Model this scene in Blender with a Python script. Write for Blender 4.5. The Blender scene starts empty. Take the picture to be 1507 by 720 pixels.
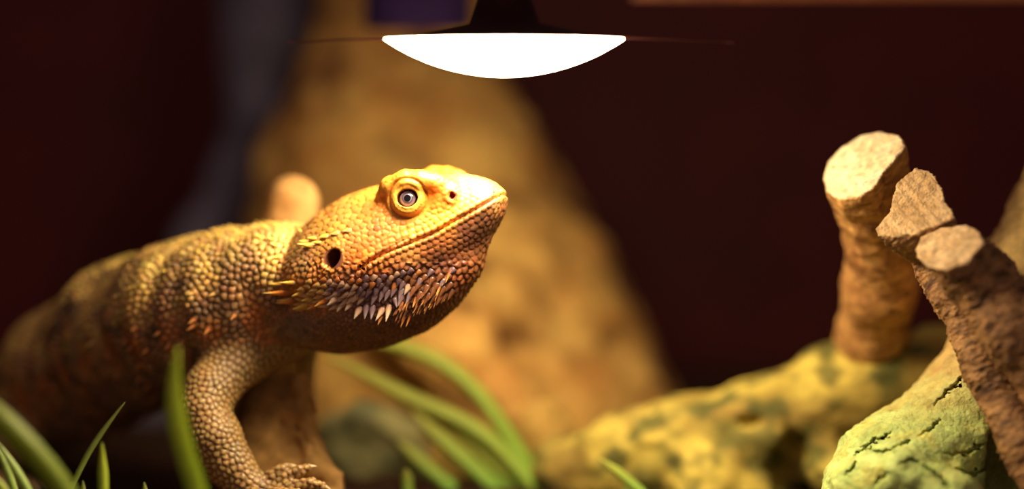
import bpy, bmesh, math, random
import numpy as np
from mathutils import Vector, Matrix, kdtree

random.seed(7)
rng = np.random.default_rng(7)
scene = bpy.context.scene
col = scene.collection

# ------------------------------------------------------------------ frame of reference
# "u" = 1/67 cm, the size of one photo pixel on the plane of the lizard's head.
K = 0.01 / 67.0
FPX = 100.0 / 36.0 * 1507.0            # focal length in photo pixels (100 mm lens)
TILT = math.atan(300.0 / FPX)          # the camera looks down a little
CT, ST = math.cos(TILT), math.sin(TILT)
FZ = 410.0 * CT                        # height of the focus point over the floor, in u
XV = np.array([1.0, 0, 0]); YV = np.array([0, CT, -ST]); ZV = np.array([0, ST, CT])


def v2w(P):
    """points (x right, y deep, z up about the focus point, in u) -> world metres"""
    P = np.asarray(P, float)
    return (P[..., 0:1] * XV + P[..., 1:2] * YV + P[..., 2:3] * ZV + np.array([0, 0, FZ])) * K


def A(px, py, d=0.0):
    s = (FPX + d) / FPX
    return np.array([(px - 753.5) * s, d, (360.0 - py) * s])


def SC(d):
    return (FPX + d) / FPX


def floor_py(d):
    return 360.0 - ((d * ST - FZ) / CT) / SC(d)


# ------------------------------------------------------------------ camera, world, lights, exposure
cam_d = bpy.data.cameras.new('camera')
cam = bpy.data.objects.new('camera', cam_d)
col.objects.link(cam)
scene.camera = cam
cam_d.lens = 100.0
cam_d.sensor_width = 36.0
cam_d.clip_start = 0.01
cam_d.clip_end = 20
cam.location = Vector(v2w(np.array([0, -FPX, 0])))
cam.rotation_euler = (math.radians(90) - TILT, 0, 0)
cam_d.dof.use_dof = True
cam_d.dof.focus_distance = FPX * K
cam_d.dof.aperture_fstop = 2.8

world = bpy.data.worlds.new('world')
scene.world = world
world.use_nodes = True
wb = world.node_tree.nodes['Background']
wb.inputs['Color'].default_value = (1.0, 0.70, 0.62, 1)
wb.inputs['Strength'].default_value = 0.30

vs = scene.view_settings
vs.view_transform = 'Standard'
vs.look = 'None'
vs.gamma = 1.0
vs.use_curve_mapping = False
vs.exposure = 0.0


# the heat lamp in view is the only lamp; the room's dim light comes in through the open front and top
BULB_STRENGTH = 62.0

# ------------------------------------------------------------------ helpers: noise, distance fields, meshing
def _hash(ix, iy, iz, seed):
    h = (ix.astype(np.int64) * 374761393 + iy.astype(np.int64) * 668265263 + iz.astype(np.int64) * 2147483647 + seed * 1274126177) & 0xffffffff
    h = ((h ^ (h >> 13)) * 1274126177) & 0xffffffff
    h = (h ^ (h >> 16)) & 0xffffff
    return h.astype(np.float32) / 8388608.0 - 1.0


def noise(P, seed=0):
    i = np.floor(P).astype(np.int64)
    f = (P - i).astype(np.float32)
    f = f * f * (3 - 2 * f)
    r = 0
    for dx in (0, 1):
        wx = f[:, 0] if dx else 1 - f[:, 0]
        for dy in (0, 1):
            wy = f[:, 1] if dy else 1 - f[:, 1]
            for dz in (0, 1):
                wz = f[:, 2] if dz else 1 - f[:, 2]
                r = r + wx * wy * wz * _hash(i[:, 0] + dx, i[:, 1] + dy, i[:, 2] + dz, seed)
    return r


def fbm(P, octaves=4, seed=0, gain=0.5):
    r, a, s = 0, 1.0, 0
    for k in range(octaves):
        r = r + a * noise(P * (2.03 ** k) + 13.7 * k, seed + k)
        s += a
        a *= gain
    return r / s


def smin(a, b, k):
    h = np.maximum(k - np.abs(a - b), 0) / k
    return np.minimum(a, b) - h * h * (k * 0.25)


def smax(a, b, k):
    return -smin(-a, -b, k)


def sd_cone(P, a, b, ra, rb):
    P = np.asarray(P, np.float32)
    x, y, z = P[:, 0] - np.float32(a[0]), P[:, 1] - np.float32(a[1]), P[:, 2] - np.float32(a[2])
    bx, by, bz = (np.float32(b[k] - a[k]) for k in range(3))
    h = (x * bx + y * by + z * bz) / max(bx * bx + by * by + bz * bz, np.float32(1e-9))
    np.clip(h, 0, 1, out=h)
    x -= h * bx; y -= h * by; z -= h * bz
    x *= x; y *= y; z *= z
    x += y; x += z
    np.sqrt(x, out=x)
    h *= np.float32(rb - ra); h += np.float32(ra)
    x -= h
    return x


def sd_chain(P, pts, k):
    P = np.asfortranarray(P, np.float32)
    r = None
    for (a, ra), (b, rb) in zip(pts[:-1], pts[1:]):
        d = sd_cone(P, a, b, ra, rb)
        r = d if r is None else smin(r, d, k)
    return r


def length(q):
    return np.sqrt(np.einsum('ij,ij->i', q, q))


def sd_ell(P, c, r):
    q = P - np.asarray(c)
    r = np.asarray(r, float)
    k0 = length(q / r)
    k1 = length(q / (r * r))
    return k0 * (k0 - 1) / np.maximum(k1, 1e-6)


def batched(f, P, n=60000):
    out = np.empty(len(P), np.float64)
    for i in range(0, len(P), n):
        out[i:i + n] = f(P[i:i + n])
    return out


def sdf_mesh(f, lo, hi, h, slack=1.3):
    """naive surface nets on a sparse narrow band, then projection onto the field"""
    lo = np.asarray(lo, float); hi = np.asarray(hi, float)
    B = 4
    H = h * B
    H0 = H * 4
    n0 = np.ceil((hi - lo) / H0).astype(int)
    g = np.stack(np.meshgrid(*[np.arange(k) for k in n0], indexing='ij'), -1).reshape(-1, 3)
    v = batched(f, lo + (g + 0.5) * H0)
    g = g[np.abs(v) < H0 * 0.87 * slack]
    o4 = np.stack(np.meshgrid(*[np.arange(4)] * 3, indexing='ij'), -1).reshape(-1, 3)
    b = (g[:, None, :] * 4 + o4[None]).reshape(-1, 3)
    v = batched(f, lo + (b + 0.5) * H)
    b = b[np.abs(v) < H * 0.87 * slack]
    N = n0 * 16 + 8
    o5 = np.stack(np.meshgrid(*[np.arange(B + 1)] * 3, indexing='ij'), -1).reshape(-1, 3)
    pts = (b[:, None, :] * B + o5[None])
    V = batched(f, (lo + pts.reshape(-1, 3) * h)).reshape(len(b), B + 1, B + 1, B + 1)
    S = V < 0
    # active cells
    cnt = 0
    for dx in (0, 1):
        for dy in (0, 1):
            for dz in (0, 1):
                cnt = cnt + S[:, dx:B + dx, dy:B + dy, dz:B + dz].astype(np.int8)
    act = (cnt > 0) & (cnt < 8)
    bi, cx, cy, cz = np.nonzero(act)
    cell = b[bi] * B + np.stack([cx, cy, cz], -1)
    key = (cell[:, 0] * N[1] + cell[:, 1]) * N[2] + cell[:, 2]
    corners = {}
    acc = np.zeros((len(cell), 3)); num = np.zeros(len(cell))
    for dx in (0, 1):
        for dy in (0, 1):
            for dz in (0, 1):
                corners[dx, dy, dz] = V[bi, cx + dx, cy + dy, cz + dz]
    for ax in range(3):
        for u in (0, 1):
            for w in (0, 1):
                p = [0, 0, 0]; oth = [k for k in range(3) if k != ax]
                p[oth[0]] = u; p[oth[1]] = w
                q = list(p); q[ax] = 1
                va, vb = corners[tuple(p)], corners[tuple(q)]
                m = (va < 0) != (vb < 0)
                t = np.where(m, va / np.where(m, va - vb, 1), 0)
                c = np.array(p, float)[None].repeat(len(cell), 0)
                c[:, ax] = t
                acc[m] += c[m]; num[m] += 1
    verts = lo + (cell + acc / num[:, None]) * h
    order = np.argsort(key); skey = key[order]
    quads = []
    for ax in range(3):
        sl0 = [slice(None), slice(0, B), slice(0, B), slice(0, B)]
        sl1 = list(sl0); sl1[ax + 1] = slice(1, B + 1)
        a0, a1 = S[tuple(sl0)], S[tuple(sl1)]
        bi2, ex, ey, ez = np.nonzero(a0 != a1)
        flip = a0[bi2, ex, ey, ez]
        e = b[bi2] * B + np.stack([ex, ey, ez], -1)
        o1, o2 = [(1, 2), (2, 0), (0, 1)][ax]
        ids, ok = [], np.ones(len(e), bool)
        for du, dv in ((-1, -1), (0, -1), (0, 0), (-1, 0)):
            c = e.copy(); c[:, o1] += du; c[:, o2] += dv
            kk = (c[:, 0] * N[1] + c[:, 1]) * N[2] + c[:, 2]
            pos = np.clip(np.searchsorted(skey, kk), 0, len(skey) - 1)
            ok &= skey[pos] == kk
            ids.append(order[pos])
        q = np.stack(ids, -1)
        q[~flip] = q[~flip][:, ::-1]
        quads.append(q[ok])
    quads = np.concatenate(quads)
    nrm = None
    for it in range(2):
        val = batched(f, verts)
        nrm = grad(f, verts, h * 0.5)
        verts = verts - np.clip(val, -h, h)[:, None] * nrm
    nrm = grad(f, verts, h * 0.6)
    return verts, quads, nrm


def grad(f, P, e):
    g = np.stack([batched(f, P + np.eye(3)[k] * e) - batched(f, P - np.eye(3)[k] * e) for k in range(3)], -1)
    return g / np.maximum(np.linalg.norm(g, axis=1), 1e-9)[:, None]


def srgb(c):
    c = np.asarray(c, float) / 255.0
    return np.where(c <= 0.04045, c / 12.92, ((c + 0.055) / 1.055) ** 2.4)


def link(name, me, mat, parent=None, loc=None):
    o = bpy.data.objects.new(name, me)
    col.objects.link(o)
    if mat is not None and len(me.materials) == 0:
        me.materials.append(mat)
    if parent is not None:
        o.parent = parent
    if loc is not None:
        o.location = loc
    return o


def origin_of(o):
    p = Vector((0, 0, 0))
    while o is not None:
        p += o.location
        o = o.parent
    return p


def mk(name, verts_v, faces, mat, parent=None, color=None, smooth=True, world=False):
    """verts in view units -> a mesh object whose origin is its base"""
    W = np.asarray(verts_v, float) if world else v2w(verts_v)
    if parent is None:
        org = np.array([(W[:, 0].min() + W[:, 0].max()) / 2, (W[:, 1].min() + W[:, 1].max()) / 2, W[:, 2].min()])
        loc = Vector(org)
        base = org
    else:
        base = np.array(origin_of(parent))
        org = W.mean(0)
        loc = Vector(org - base)
    L = W - org
    me = bpy.data.meshes.new(name)
    faces = np.asarray(faces) if not isinstance(faces, list) else faces
    if isinstance(faces, np.ndarray):
        n, m = faces.shape
        me.vertices.add(len(L)); me.vertices.foreach_set('co', L.astype(np.float32).ravel())
        me.loops.add(n * m); me.loops.foreach_set('vertex_index', faces.astype(np.int32).ravel())
        me.polygons.add(n)
        me.polygons.foreach_set('loop_start', np.arange(0, n * m, m, dtype=np.int32))
        me.update(calc_edges=True)
        me.validate()
    else:
        me.from_pydata([tuple(x) for x in L], [], [tuple(int(i) for i in x) for x in faces])
        me.update()
    me.polygons.foreach_set('use_smooth', np.full(len(me.polygons), smooth))
    if color is not None:
        at = me.color_attributes.new('Col', 'FLOAT_COLOR', 'POINT')
        c = np.ones((len(L), 4), np.float32); c[:, :3] = color
        at.data.foreach_set('color', c.ravel())
    return link(name, me, mat, parent, loc)


def empty(name, pos_v, floor=False):
    o = bpy.data.objects.new(name, None)
    o.empty_display_size = 0.01
    col.objects.link(o)
    p = Vector(v2w(np.asarray(pos_v, float)))
    if floor:
        p.z = 0
    o.location = p
    return o


def tag(o, label, cat, group=None, kind=None):
    o['label'] = label
    o['category'] = cat
    if group: o['group'] = group
    if kind: o['kind'] = kind
    return o


# ------------------------------------------------------------------ materials
def mat_new(name):
    m = bpy.data.materials.new(name)
    m.use_nodes = True
    nt = m.node_tree
    return m, nt, nt.nodes['Principled BSDF']


def coords(nt, scale):
    tc = nt.nodes.new('ShaderNodeTexCoord')
    mp = nt.nodes.new('ShaderNodeMapping')
    s = scale / K / 100.0
    mp.inputs['Scale'].default_value = (s, s, s) if np.isscalar(s) else tuple(s)
    nt.links.new(tc.outputs['Object'], mp.inputs['Vector'])
    return mp.outputs['Vector']


def mat_attr(name, rough=0.6, bump=0.3, bscale=20.0, bdist=1.0, spec=0.4, mott=0.0, mscale=4.0, sss=0.0):
    """colour from the surface's own 'Col' attribute, plus fine grain"""
    m, nt, b = mat_new(name)
    at = nt.nodes.new('ShaderNodeAttribute'); at.attribute_name = 'Col'
    out = at.outputs['Color']
    if mott > 0:
        nz = nt.nodes.new('ShaderNodeTexNoise')
        nz.inputs['Scale'].default_value = 1.0
        nz.inputs['Detail'].default_value = 6
        nt.links.new(coords(nt, mscale), nz.inputs['Vector'])
        mr = nt.nodes.new('ShaderNodeMapRange')
        mr.inputs['From Min'].default_value = 0.3; mr.inputs['From Max'].default_value = 0.7
        mr.inputs['To Min'].default_value = 1 - mott; mr.inputs['To Max'].default_value = 1 + mott
        nt.links.new(nz.outputs['Fac'], mr.inputs['Value'])
        mx = nt.nodes.new('ShaderNodeVectorMath'); mx.operation = 'SCALE'
        nt.links.new(out, mx.inputs[0]); nt.links.new(mr.outputs['Result'], mx.inputs['Scale'])
        out = mx.outputs['Vector']
    nt.links.new(out, b.inputs['Base Color'])
    b.inputs['Roughness'].default_value = rough
    b.inputs['Specular IOR Level'].default_value = spec
    if sss > 0:
        b.inputs['Subsurface Weight'].default_value = sss
        b.inputs['Subsurface Radius'].default_value = (1, 0.4, 0.15)
        b.inputs['Subsurface Scale'].default_value = 10 * K
    if bump > 0:
        nz = nt.nodes.new('ShaderNodeTexNoise')
        nz.inputs['Scale'].default_value = 1.0
        nz.inputs['Detail'].default_value = 4
        nt.links.new(coords(nt, bscale), nz.inputs['Vector'])
        bp = nt.nodes.new('ShaderNodeBump')
        bp.inputs['Strength'].default_value = bump
        bp.inputs['Distance'].default_value = bdist * K
        nt.links.new(nz.outputs['Fac'], bp.inputs['Height'])
        nt.links.new(bp.outputs['Normal'], b.inputs['Normal'])
    return m


def mat_plain(name, c, rough=0.5, spec=0.5, mott=0.25, scale=3.0, metallic=0.0, bump=0.0):
    m, nt, b = mat_new(name)
    lin = srgb(c)
    nz = nt.nodes.new('ShaderNodeTexNoise')
    nz.inputs['Scale'].default_value = 1.0
    nz.inputs['Detail'].default_value = 5
    nt.links.new(coords(nt, scale), nz.inputs['Vector'])
    rp = nt.nodes.new('ShaderNodeValToRGB')
    rp.color_ramp.elements[0].position = 0.3
    rp.color_ramp.elements[1].position = 0.7
    rp.color_ramp.elements[0].color = (*(lin * (1 - mott)), 1)
    rp.color_ramp.elements[1].color = (*np.clip(lin * (1 + mott), 0, 1), 1)
    nt.links.new(nz.outputs['Fac'], rp.inputs['Fac'])
    nt.links.new(rp.outputs['Color'], b.inputs['Base Color'])
    b.inputs['Roughness'].default_value = rough
    b.inputs['Specular IOR Level'].default_value = spec
    b.inputs['Metallic'].default_value = metallic
    if bump > 0:
        bp = nt.nodes.new('ShaderNodeBump')
        bp.inputs['Strength'].default_value = bump
        bp.inputs['Distance'].default_value = 4 * K
        nt.links.new(nz.outputs['Fac'], bp.inputs['Height'])
        nt.links.new(bp.outputs['Normal'], b.inputs['Normal'])
    return m


M_skin = mat_attr('lizard_skin', rough=0.42, bump=0.25, bscale=45, bdist=1.0, spec=0.5, mott=0.12, mscale=25)
M_wood = mat_attr('driftwood', rough=0.8, bump=0.5, bscale=14, bdist=3.0, spec=0.2, mott=0.22, mscale=5)
M_moss = mat_attr('mossy_wood', rough=0.8, bump=0.8, bscale=14, bdist=4.0, spec=0.2, mott=0.2, mscale=6)
M_bark = mat_attr('bark', rough=0.7, bump=0.9, bscale=26, bdist=3.0, spec=0.3, mott=0.35, mscale=9)
M_spike = mat_attr('horn', rough=0.35, bump=0.1, bscale=60, bdist=0.5, spec=0.5)
M_leaf = mat_attr('grass_leaf', rough=0.45, bump=0.1, bscale=30, bdist=0.6, spec=0.4, mott=0.1, mscale=8)
M_wall = mat_plain('painted_back_wall', (82, 15, 12), rough=0.6, spec=0.3, mott=0.18, scale=0.5)
M_soil = mat_plain('dark_soil', (58, 38, 24), rough=0.95, spec=0.1, mott=0.5, scale=7.0, bump=0.8)
M_trim = mat_plain('varnished_trim', (165, 95, 40), rough=0.4, mott=0.2, scale=1.2)
M_slate = mat_plain('slate_bark', (96, 88, 106), rough=0.8, mott=0.3, scale=1.0, bump=0.4)
M_black = mat_plain('black_enamel', (34, 8, 7), rough=0.85, spec=0.1, mott=0.1)
M_brim = mat_plain('brim_metal', (60, 24, 18), rough=0.8, spec=0.1, mott=0.1)
M_violet = mat_plain('violet_glow_colour', (58, 40, 86), rough=0.8, spec=0.1, mott=0.1)  # violet glow put into a plain surface colour
M_pupil = mat_plain('pupil_black', (6, 5, 6), rough=0.08, spec=0.8, mott=0.05)
M_claw = mat_plain('claw_horn', (215, 190, 140), rough=0.35, mott=0.15, scale=20)


def mat_emit(name, c, s):
    m, nt, b = mat_new(name)
    b.inputs['Base Color'].default_value = (*c, 1)
    b.inputs['Emission Color'].default_value = (*c, 1)
    b.inputs['Emission Strength'].default_value = s
    return m


M_bulb = mat_emit('glowing_bulb', (1.0, 0.80, 0.52), BULB_STRENGTH)

nt = M_leaf.node_tree
tr_ = nt.nodes.new('ShaderNodeBsdfTranslucent'); mx_ = nt.nodes.new('ShaderNodeMixShader'); at_ = nt.nodes.new('ShaderNodeAttribute')
at_.attribute_name = 'Col'
nt.links.new(at_.outputs['Color'], tr_.inputs['Color'])
mx_.inputs['Fac'].default_value = 0.45
nt.links.new(nt.nodes['Principled BSDF'].outputs['BSDF'], mx_.inputs[1]); nt.links.new(tr_.outputs['BSDF'], mx_.inputs[2])
nt.links.new(mx_.outputs['Shader'], nt.nodes['Material Output'].inputs['Surface'])

# ------------------------------------------------------------------ the setting
def struct(o, label, cat):
    return tag(o, label, cat, kind='structure')


def slab(name, lo, hi, mat):
    lo = np.asarray(lo, float) * K; hi = np.asarray(hi, float) * K
    vs_ = [(x, y, z) for x in (lo[0], hi[0]) for y in (lo[1], hi[1]) for z in (lo[2], hi[2])]
    fs = [(0, 1, 3, 2), (4, 6, 7, 5), (0, 4, 5, 1), (2, 3, 7, 6), (0, 2, 6, 4), (1, 5, 7, 3)]
    return mk(name, np.array(vs_), fs, mat, world=True, smooth=False)


XL, XR, YB, YF, ZT = -2300.0, 2300.0, 2050.0, -1500.0, 2300.0
# floor: soil with real relief
nx, ny = 150, 120
gx, gy = np.meshgrid(np.linspace(XL, XR, nx), np.linspace(YF, YB, ny), indexing='ij')
G = np.stack([gx.ravel(), gy.ravel(), np.zeros(nx * ny)], -1)
G[:, 2] = 14 * fbm(G / 120.0, 4, 3) + 6 * noise(G / 22.0, 9) - 12
idx = np.arange(nx * ny).reshape(nx, ny)
Fq = np.stack([idx[:-1, :-1], idx[1:, :-1], idx[1:, 1:], idx[:-1, 1:]], -1).reshape(-1, 4)
fl = mk('floor', G * K, Fq, M_soil, world=True)
struct(fl, 'dark brown crumbly soil covering the terrarium floor', 'floor')
struct(slab('wall_back', (XL, YB, -40), (XR, YB + 60, ZT), M_wall), 'dark red painted back wall of the terrarium', 'wall')
struct(slab('wall_left', (XL - 60, YF, -40), (XL, YB + 60, ZT), M_wall), 'dark red painted side wall left of the lizard', 'wall')
struct(slab('wall_right', (XR, YF, -40), (XR + 60, YB + 60, ZT), M_wall), 'dark red painted side wall beside the driftwood stump', 'wall')


# ------------------------------------------------------------------ generic driftwood builder
def wood(name, f, lo, hi, h, mat, colorfn, label, cat, dispfn=None, group=None):
    v, q, n = sdf_mesh(f, lo, hi, h)
    c = colorfn(v, n)
    if dispfn is not None:
        v = v + n * dispfn(v, n)[:, None]
    o = mk(name, v, q, mat, color=np.clip(c, 0, 1))
    tag(o, label, cat, group)
    return o


def bounds(pts, m=25):
    c = np.array([p for p, r in pts]); r = np.array([r for p, r in pts])[:, None]
    return (c - r).min(0) - m, (c + r).max(0) + m


def lerp(a, b, t):
    t = np.clip(t, 0, 1)[:, None]
    return a * (1 - t) + b * t


def proj(P):
    s = (FPX + P[:, 1]) / FPX
    return P[:, 0] / s + 753.5, 360.0 - P[:, 2] / s


def carve_lines(f, lines, width, depth):
    """cracks: jagged polylines (photo px, depth) cut into the surface field"""
    segs = []
    r = random.Random(5)
    for ln in lines:
        pts = []
        for (p, q) in zip(ln[:-1], ln[1:]):
            for k in range(6):
                t = k / 6
                pts.append((p[0] + (q[0] - p[0]) * t + r.uniform(-2.6, 2.6), p[1] + (q[1] - p[1]) * t + r.uniform(-2.4, 2.4)))
        pts.append(ln[-1])
        m = len(pts)
        for i in range(m - 1):
            segs.append((pts[i], pts[i + 1], math.sin(math.pi * (i + 0.5) / m) ** 1.1 * r.uniform(0.5, 1.0)))

    def g(P):
        v = f(P)
        near = np.nonzero((P[:, 1] < 200) & (np.abs(v) < 3 * depth))[0]
        if len(near) == 0:
            return v
        x, y = proj(P[near].astype(np.float32))
        cut = np.zeros(len(near), np.float32)
        for (a, b, w) in segs:
            ax, ay = a; bx, by = b
            dx, dy = bx - ax, by - ay
            t = np.clip(((x - ax) * dx + (y - ay) * dy) / (dx * dx + dy * dy + 1e-6), 0, 1)
            d = np.hypot(x - ax - t * dx, y - ay - t * dy)
            cut = np.maximum(cut, w * depth * np.clip(1 - d / (width * (0.5 + 0.5 * w)), 0, 1))
        v = np.array(v, float)
        v[near] += cut
        return v
    return g


# big trunk behind the head ------------------------------------------------
TR = [(A(600, -160, 1180), 120), (A(600, 60, 1170), 150), (A(590, 210, 1140), 220), (A(595, 330, 1120), 285), (A(630, 460, 1100), 330), (A(670, 600, 1090), 370), (A(720, 760, 1090), 420)]
def f_trunk(P):
    d = sd_chain(P, TR, 60)
    d = smin(d, sd_chain(P, [(A(815, 390, 1000), 62), (A(868, 530, 980), 78), (A(940, 680, 960), 95)], 30), 50)
    d = smin(d, sd_chain(P, [(A(610, 470, 730), 80), (A(680, 520, 710), 95), (A(750, 640, 680), 85)], 30), 60)
    d = smax(d, -sd_chain(P, [(A(700, 430, 670), 20), (A(780, 510, 690), 30), (A(850, 640, 720), 30)], 10), 30)
    return d + 16 * noise(P / 90.0, 21) + 7 * noise(P / 34.0, 22)
def c_trunk(P, n):

    t = fbm(P / 75.0, 4, 31)
    c = lerp(srgb([168, 106, 48]), srgb([228, 184, 96]), 0.55 + 0.8 * t)
    c = lerp(c, srgb([104, 66, 32]), np.clip(fbm(P / 85.0, 3, 35) * 2.4 - 0.05, 0, 0.85))
    return c
lo, hi = bounds(TR + [(A(950, 680, 600), 95)])
lo[2] = -FZ - 160; hi[1] = 1600; lo[1] = 500
wood('driftwood_trunk', f_trunk, lo, hi, 12.0, M_wood, c_trunk, 'broad brown driftwood trunk widening down behind the lizard\'s head', 'driftwood')

# mossy log ------------------------------------------------------------------
LG = [(A(835, 694, 430), 60), (A(930, 676, 410), 72), (A(1010, 664, 390), 78), (A(1130, 640, 380), 84), (A(1260, 590, 380), 92), (A(1400, 566, 380), 88), (A(1540, 560, 400), 80)]
def f_log(P):
    d = sd_chain(P, LG, 40)
    d = smin(d, sd_chain(P, [(A(1050, 720, 320), 60), (A(1110, 730, 330), 50)], 20), 30)
    d = smin(d, sd_chain(P, [(A(1230, 690, 320), 46), (A(1290, 720, 320), 60)], 20), 30)
    d = smax(d, -sd_ell(P, A(1165, 690, 290), (32, 60, 62)), 14)
    d = smax(d, -sd_ell(P, A(1105, 620, 290), (22, 30, 14)), 8)
    return d + 9 * noise(P / 60.0, 41) + 4 * noise(P / 22.0, 42)
def c_log(P, n):
    t = fbm(P / 60.0, 4, 51)
    c = lerp(srgb([172, 150, 62]), srgb([214, 190, 86]), 0.5 + t)
    c = lerp(c, srgb([124, 98, 46]), np.clip(fbm(P / 90.0, 3, 53) * 2 + 0.1, 0, 0.8))
    c = lerp(c, srgb([72, 76, 34]), np.clip(fbm(P / 42.0, 3, 57) * 3.0 - 0.3, 0, 0.85))
    c = lerp(c, srgb([84, 84, 40]), np.clip(fbm(P / 50.0, 3, 59) * 2.4 - 0.1, 0, 0.8))
    return c
lo, hi = bounds(LG)
lo[2] = -FZ - 40; lo[1] = 230
wood('mossy_log', f_log, lo, hi, 7.0, M_moss, c_log, 'yellow-green mossy log lying between the big trunk and the cracked stump', 'log')

# cracked pale green stump / root in the front -------------------------------
ST_ = [(A(1275, 790, -20), 78), (A(1330, 735, 20), 112), (A(1415, 668, 80), 112), (A(1480, 560, 110), 92), (A(1530, 430, 150), 88), (A(1585, 300, 170), 82), (A(1660, 120, 200), 74)]
def f_stump0(P):
    d = sd_chain(P, ST_, 50)
    d = smin(d, sd_chain(P, [(A(1262, 722, -60), 40), (A(1330, 700, -100), 36), (A(1400, 740, -110), 52)], 16), 26)
    d = smin(d, sd_chain(P, [(A(1440, 775, 40), 85), (A(1600, 810, 80), 100)], 16), 30)
    d = smax(d, -sd_chain(P, [(A(1490, 655, -20), 40), (A(1510, 720, -20), 74)], 10), 22)
    d = d + 6 * noise(P / 55.0, 61) + 3.0 * noise(P / 21.0, 62)
    # wrinkles running along the root
    q = P @ np.array([[0.82, 0, -0.57], [0, 1, 0], [0.57, 0, 0.82]]).T
    return d + 1.7 * noise(q * np.array([1 / 60.0, 1 / 14.0, 1 / 9.0]), 63) + 0.8 * noise(q * np.array([1 / 26.0, 1 / 7.0, 1 / 5.0]), 64)
CR = [[(1252, 671), (1275, 660), (1298, 668), (1322, 655)], [(1262, 664), (1290, 648), (1312, 637)], [(1386, 669), (1420, 668), (1446, 655)],
      [(1372, 600), (1392, 578), (1412, 560), (1428, 540)], [(1346, 645), (1372, 630), (1385, 618)], [(1290, 715), (1296, 703), (1308, 697)],
      [(1352, 683), (1372, 695), (1390, 707), (1400, 722)], [(1440, 590), (1452, 565), (1470, 530)], [(1240, 700), (1256, 690), (1262, 680)],
      [(1322, 655), (1340, 650)], [(1405, 690), (1430, 700), (1452, 690)], [(1318, 690), (1340, 676), (1352, 683)]]
f_stump = carve_lines(f_stump0, CR, 3.0, 16.0)
def c_stump(P, n):

    t = fbm(P / 40.0, 4, 71)
    green = lerp(srgb([152, 172, 88]), srgb([194, 208, 126]), 0.5 + 0.9 * t)
    green = lerp(green, srgb([188, 182, 92]), np.clip(fbm(P / 30.0, 3, 75) * 2, 0, 0.8))
    tan = lerp(srgb([176, 142, 82]), srgb([214, 178, 108]), 0.5 + t)
    c = lerp(tan, green, np.clip((-160 - P[:, 2]) / 110 + 0.5 * t, 0, 1))
    return c
lo, hi = bounds(ST_)
lo[2] = -FZ - 30; lo[1] = -200; hi[0] = min(hi[0], A(1640, 0, 200)[0])
wood('cracked_root', f_stump, lo, hi, 2.2, M_moss, c_stump, 'pale green cracked root stump rising to a tan stem behind the sawn branches', 'stump')


# sawn branches --------------------------------------------------------------
def poly2(qx, qy, V):
    """signed distance to a closed outline"""
    d = np.full(len(qx), 1e9, np.float32)
    inside = np.zeros(len(qx), bool)
    m = len(V)
    for i in range(m):
        ax_, ay_ = V[i]; bx_, by_ = V[(i + 1) % m]
        ex, ey = bx_ - ax_, by_ - ay_
        t = np.clip(((qx - ax_) * ex + (qy - ay_) * ey) / (ex * ex + ey * ey), 0, 1)
        d = np.minimum(d, np.hypot(qx - ax_ - t * ex, qy - ay_ - t * ey))
        c = (ay_ > qy) != (by_ > qy)
        inside ^= c & (qx < ex * (qy - ay_) / (ey if abs(ey) > 1e-9 else 1e-9) + ax_)
    return np.where(inside, -d, d)


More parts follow.
